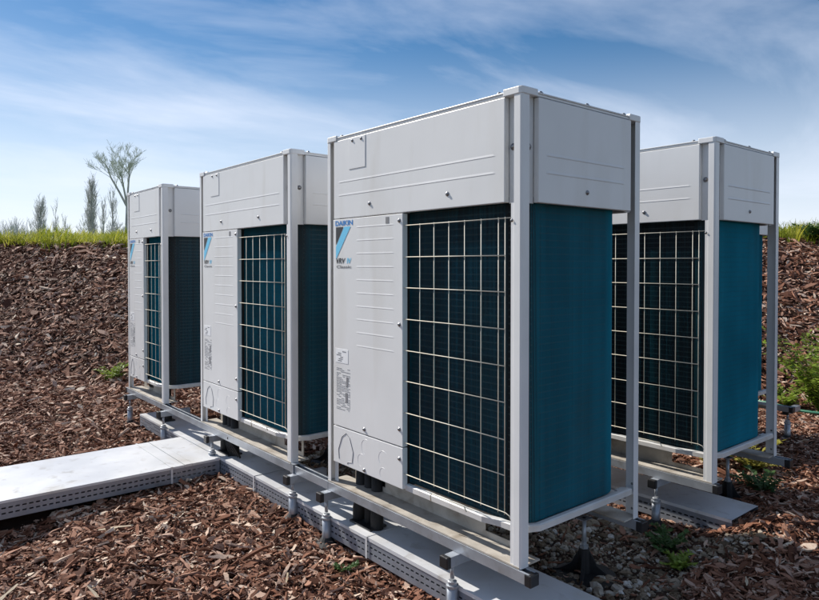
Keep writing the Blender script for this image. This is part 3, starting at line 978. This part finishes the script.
# ------------------------------------------------------------------ weeds
M['weed'] = mat('weed_leaf', (.24, .34, .04), .55, 0, .35, 8)
M['weed_y'] = mat('yellow_weed_leaf', (.40, .37, .07), .55, 0, .35, 8)
M['weed_d'] = mat('dark_weed_leaf', (.07, .15, .035), .55, 0, .35, 8)
for k in ('weed', 'weed_y', 'weed_d'):
    t = M[k].node_tree; b = t.nodes['Principled BSDF']
    tr = t.nodes.new('ShaderNodeBsdfTranslucent'); ms = t.nodes.new('ShaderNodeMixShader'); ms.inputs[0].default_value = .35
    t.links.new(b.inputs['Base Color'].links[0].from_socket, tr.inputs['Color'])
    t.links.new(b.outputs[0], ms.inputs[1]); t.links.new(tr.outputs[0], ms.inputs[2])
    t.links.new(ms.outputs[0], t.nodes['Material Output'].inputs[0])
def weed(x, y, h_, spread, nst, m, label, name='weed', leaf=.03, seed=1):
    r = np.random.default_rng(seed)
    z = float(H(x, y))
    o = empty(name, (x, y, z))
    st = MB(); lv = MB()
    for s in range(nst):
        a = r.uniform(0, 2 * np.pi); l_ = r.uniform(.3, 1) * spread; hh = h_ * r.uniform(.45, 1)
        pts = [(l_ * np.cos(a) * q ** 1.3, l_ * np.sin(a) * q ** 1.3, hh * (q - .3 * q * q) / .7) for q in (0, .3, .6, .85, 1)]
        st.tube(pts, [.003, .0026, .002, .0015, .001], 4)
        for q in np.linspace(.15, 1, 13):
            j = min(int(q * 4), 3); t0 = q * 4 - j
            p = Vector(pts[j]).lerp(Vector(pts[j + 1]), t0)
            for sd_ in (-1, 1):
                b = a + sd_ * r.uniform(.6, 1.5); ll = leaf * r.uniform(.6, 1.3) * (1.25 - .5 * q)
                d = Vector((math.cos(b), math.sin(b), r.uniform(-.2, .7))).normalized()
                sdv = d.cross(Vector((r.normal(0, .3), r.normal(0, .3), 1))).normalized() * ll * .24
                n_ = len(lv.v)
                lv.v += [tuple(p), tuple(p + d * ll * .45 + sdv), tuple(p + d * ll), tuple(p + d * ll * .45 - sdv)]
                lv.f.append((n_, n_ + 1, n_ + 2, n_ + 3))
    st.build('stems', m, o)
    lv.build('foliage', m, o)
    return tag(o, label, 'weed')
weed(-6.4, .40, .22, .22, 16, M['weed'], 'small green weed on the chips left of the smallest unit', leaf=.05, seed=2)
weed(-.72, 5.0, .78, .50, 46, M['weed'], 'large bright green feathery weed at the right edge of the photo', leaf=.07, seed=3)
weed(-.98, 4.9, .22, .28, 14, M['weed'], 'low green weed on the chips just right of the right unit', leaf=.05, seed=4)
weed(-.36, 2.72, .20, .22, 22, M['weed_y'], 'yellow green weed behind the foot of the right unit', leaf=.045, seed=5)
weed(-.60, 2.62, .24, .20, 22, M['weed_y'], 'yellowish weed seen under the right unit', leaf=.045, seed=6)
weed(-.12, 2.30, .12, .20, 16, M['weed_d'], 'dark green weed in the shade beside the right unit', leaf=.04, seed=7)
weed(-.10, 1.16, .10, .14, 12, M['weed_d'], 'small green weed on the gravel in front of the short cable tray', leaf=.035, seed=8)
weed(.02, 1.06, .06, .12, 10, M['weed'], 'tiny pale weed at the edge of the gravel and chips', leaf=.03, seed=9)
weed(-1.05, 2.35, .25, .25, 22, M['weed_y'], 'yellowish weed behind the rear rail of the right unit', leaf=.05, seed=12)
weed(-.92, -.12, .05, .07, 7, M['weed_d'], 'tiny weed against the long cable tray in the foreground', leaf=.025, seed=10)
# dark shrub on the crest to the right
weed(-1.66, 7.62, .26, .24, 44, M['weed_d'], 'small dark green shrub on top of the bank right of the units', name='shrub', leaf=.07, seed=11)

# hose
hp = [(-1.30, 4.75), (-1.05, 4.80), (-.80, 4.72), (-.55, 4.74), (-.2, 4.9), (.3, 4.8)]
M['hose'] = mat('green_hose', (.06, .22, .14), .45)
tag(MB().tube([(a, b, float(H(a, b)) + .055) for a, b in hp], .013, 8).build('hose', M['hose'], None, True), 'thin green hose lying on the chips at the right edge', 'hose')

# pale splinters that stand out in the foreground
M['splinter'] = mat('fresh_split_wood', (.55, .44, .30), .6, 0, .3, 30, stretch=(1, 8, 8))
def splinter(x, y, l_, ang, tilt, label):
    v, f = chip_shape(np.random.default_rng(int(abs(x * 1000)) + 5))
    v = [(a * l_, b * l_ * .42, c * l_ * .3) for a, b, c in v]
    o = mk('wood_splinter', v, f, M['splinter'])
    o.location = (x, y, float(H(x, y)) + .035); o.rotation_euler = (.2, tilt, ang)
    return tag(o, label, 'wood splinter', 'pale splinters on the chips')
splinter(-1.56, -1.33, .13, 2.2, -.3, 'long pale splinter on the chips in the lower left corner')
splinter(-1.32, -1.05, .11, .3, .35, 'broad pale splinter standing up in the lower left chips')
splinter(-2.0, -.78, .16, 1.4, .05, 'long pale splinter lying flat in front of the branching cable tray')
splinter(-1.0, -.36, .13, 2.6, .1, 'pale splinter beside the long cable tray in the foreground')
splinter(.33, 1.02, .12, 2.0, .1, 'pale splinter on the chips at the lower right')
splinter(.62, 1.35, .14, .6, .1, 'pale splinter on the chips in front of the right edge')

# ------------------------------------------------------------------ bare trees beyond the bank
M['bark'] = mat('hazed_bark', (.50, .50, .49), .9, 0, .3, 3)  # bark colour lightened to imitate distance haze
M['twig'] = mat('twig', (.55, .55, .54), .9)  # haze mixed into the twig colour as well
M['twig_g'] = mat('hazed_budding_twig', (.52, .56, .50), .9)  # greener twigs, paled by the same painted haze
def dirpx(px):
    """ground direction seen at photo column px"""
    f = np.array([math.cos(2.4487), math.sin(2.4487)]); r_ = np.array([math.sin(2.4487), -math.cos(2.4487)])
    return f + r_ * (px - 409.5) / 655.83
def tree_at(px, depth):
    p = CAMXY + dirpx(px) * depth
    return float(p[0]), float(p[1]), float(H(*p))
def grow(tr, tw, p, d, l_, r_, lev, r, maxlev, spread, up, minr=.012):
    pts = [p]; rs = [r_]; q = p.copy(); dd = d.copy()
    for k in range(4):
        dd = (dd + Vector((r.normal(0, .10), r.normal(0, .10), r.normal(0, .06) + up * .12))).normalized()
        q = q + dd * l_ / 4
        pts.append(q.copy()); rs.append(max(r_ * (1 - .13 * (k + 1)), minr * .6))
    (tr if lev < 2 else tw).tube(pts, rs, 6 if lev < 2 else 3, False)
    if lev >= maxlev: return
    nb = 3 if lev < 2 else 4
    for k in range(nb):
        j = int(r.integers(2, 5)) if lev else int(r.integers(3, 5))
        a = r.uniform(0, 2 * np.pi)
        side = Vector((math.cos(a), math.sin(a), 0))
        nd = (dd + side * spread * r.uniform(.5, 1.2) + Vector((0, 0, up * .3))).normalized()
        grow(tr, tw, pts[j].copy(), nd, l_ * r.uniform(.55, .80), max(rs[j] * .62, minr * .6), lev + 1, r, maxlev, spread, up, minr)
TG = 'bare trees beyond the bank'
def big_tree(px, depth, ht, seed, label):
    r = np.random.default_rng(seed)
    x, y, z = tree_at(px, depth)
    o = empty('bare_tree', (x, y, z))
    tr = MB(); tw = MB()
    vr = Vector((dirpx(500)[0] - dirpx(400)[0], dirpx(500)[1] - dirpx(400)[1], 0)).normalized()
    fork = vr * .05 + Vector((0, 0, ht * .44))
    tr.tube([Vector((0, 0, -.3)), Vector((0, 0, ht * .22)), fork], [.14, .11, .095], 8)
    for s, l_ in ((-.40, .40), (.17, .38), (-.10, .30)):
        d = (Vector((0, 0, 1)) + vr * s + Vector((r.normal(0, .08), r.normal(0, .08), 0))).normalized()
        p = [fork + d * ht * l_ * q + Vector((r.normal(0, .05), r.normal(0, .05), 0)) * q for q in (0, .35, .7, 1)]
        p[0] = fork.copy()
        tr.tube(p, [.075, .06, .048, .035], 6, False)
        for k in range(7):
            a = r.uniform(0, 2 * np.pi)
            nd = (d + Vector((math.cos(a), math.sin(a), r.uniform(-.1, .6))) * r.uniform(.35, .95)).normalized()
            grow(tr, tw, p[1].lerp(p[2], r.uniform(.2, 1)) if k < 3 else p[2].lerp(p[3], r.uniform(0, 1)), nd, ht * r.uniform(.075, .125), .022, 2, r, 5, .70, .22, .010)
    tr.build('trunk', M['bark'], o); tw.build('crown', M['twig_g'], o)
    return tag(o, label, 'tree', TG)
def poplar(px, depth, ht, wid, seed, label, m='twig', dens=46, name='bare_tree'):
    r = np.random.default_rng(seed)
    x, y, z = tree_at(px, depth)
    o = empty(name, (x, y, z))
    tr = MB(); tw = MB()
    lean = r.normal(0, .02)
    tr.tube([(0, 0, -.3), (lean * ht * .4, 0, ht * .4), (lean * ht, 0, ht * .97)], [.022 * ht, .014 * ht, .004], 6, False)
    for k in range(dens):
        h0 = ht * r.uniform(.10, .88); a = r.uniform(0, 2 * np.pi)
        env = wid * (math.sin(math.pi * min(max((h0 / ht) * .9 + .08, 0), 1)) ** .7) * r.uniform(.5, 1.1)
        l_ = ht * r.uniform(.10, .24)
        p = [Vector((lean * h0, 0, h0))]
        for q in (.35, .7, 1):
            p.append(Vector((lean * h0 + env * math.cos(a) * q ** .7, env * math.sin(a) * q ** .7, h0 + l_ * q)))
        tw.tube(p, [.020, .016, .012, .007], 3, False)
        for j in range(7):
            q = r.uniform(.2, 1); b = p[0].lerp(p[3], q)
            tw.tube([b, b + Vector((r.normal(0, .13), r.normal(0, .13), r.uniform(.15, .55))) * (ht / 6)], [.009, .005], 3, False)
    tr.build('trunk', M['bark'], o); tw.build('crown', M[m], o)
    return tag(o, label, 'tree', TG)
big_tree(127, 40, 7.2, 5, 'large forked bare tree rising behind the smallest unit')
poplar(92, 44, 5.2, .50, 21, 'tall slender poplar left of the large forked tree', dens=150)
poplar(41, 50, 4.6, .55, 22, 'slender poplar standing alone near the left edge', dens=150)
poplar(56, 56, 4.6, .35, 23, 'thin bare sapling right of the lone poplar', dens=26)
poplar(65.5, 56, 4.0, .40, 24, 'thin bare sapling midway between the two poplars', dens=26)
poplar(113, 46, 5.0, .35, 25, 'thin bare tree just left of the large forked trunk', dens=30)
poplar(104, 46, 4.2, .38, 26, 'thin bare tree right beside the tall poplar', dens=26)
poplar(84, 55, 3.4, .7, 27, 'short cone shaped tree left of the tall poplar', dens=50)
poplar(13, 70, 3.8, .8, 28, 'small distant tree near the left edge', 'twig_g', dens=50)
poplar(31, 62, 3.6, .7, 29, 'small distant tree just left of the lone poplar', dens=40)
poplar(3, 70, 3.0, 1.2, 30, 'low distant bush at the left edge', 'twig_g', dens=60)
poplar(24, 70, 2.9, .7, 31, 'low distant bush between the small trees at the left', dens=30)
poplar(117, 38, 2.0, .9, 32, 'grey thicket low beside the smallest unit', dens=80)

# faint far treeline
r_ = np.random.default_rng(77)
hb = MB()
for k in range(420):
    px = r_.uniform(-60, 150); dp = r_.uniform(75, 110)
    x, y, z = tree_at(px, dp)
    ht = (2.6 + 1.0 * math.sin(px * .11) + 1.1 * math.sin(px * .043 + 1) + r_.uniform(-.6, 1.2)) * dp / 85
    ht = max(ht, .8)
    for j in range(5):
        b = Vector((x + r_.normal(0, .5), y + r_.normal(0, .5), z - .2))
        hb.tube([b, b + Vector((r_.normal(0, .25), r_.normal(0, .25), ht * .6)), b + Vector((r_.normal(0, .5), r_.normal(0, .5), ht * r_.uniform(.8, 1.1)))], [.05, .04, .012], 3, False)
tag(hb.build('far_treeline', M['twig'], None), 'faint grey far treeline low on the horizon at the left', 'treeline', kind='stuff')
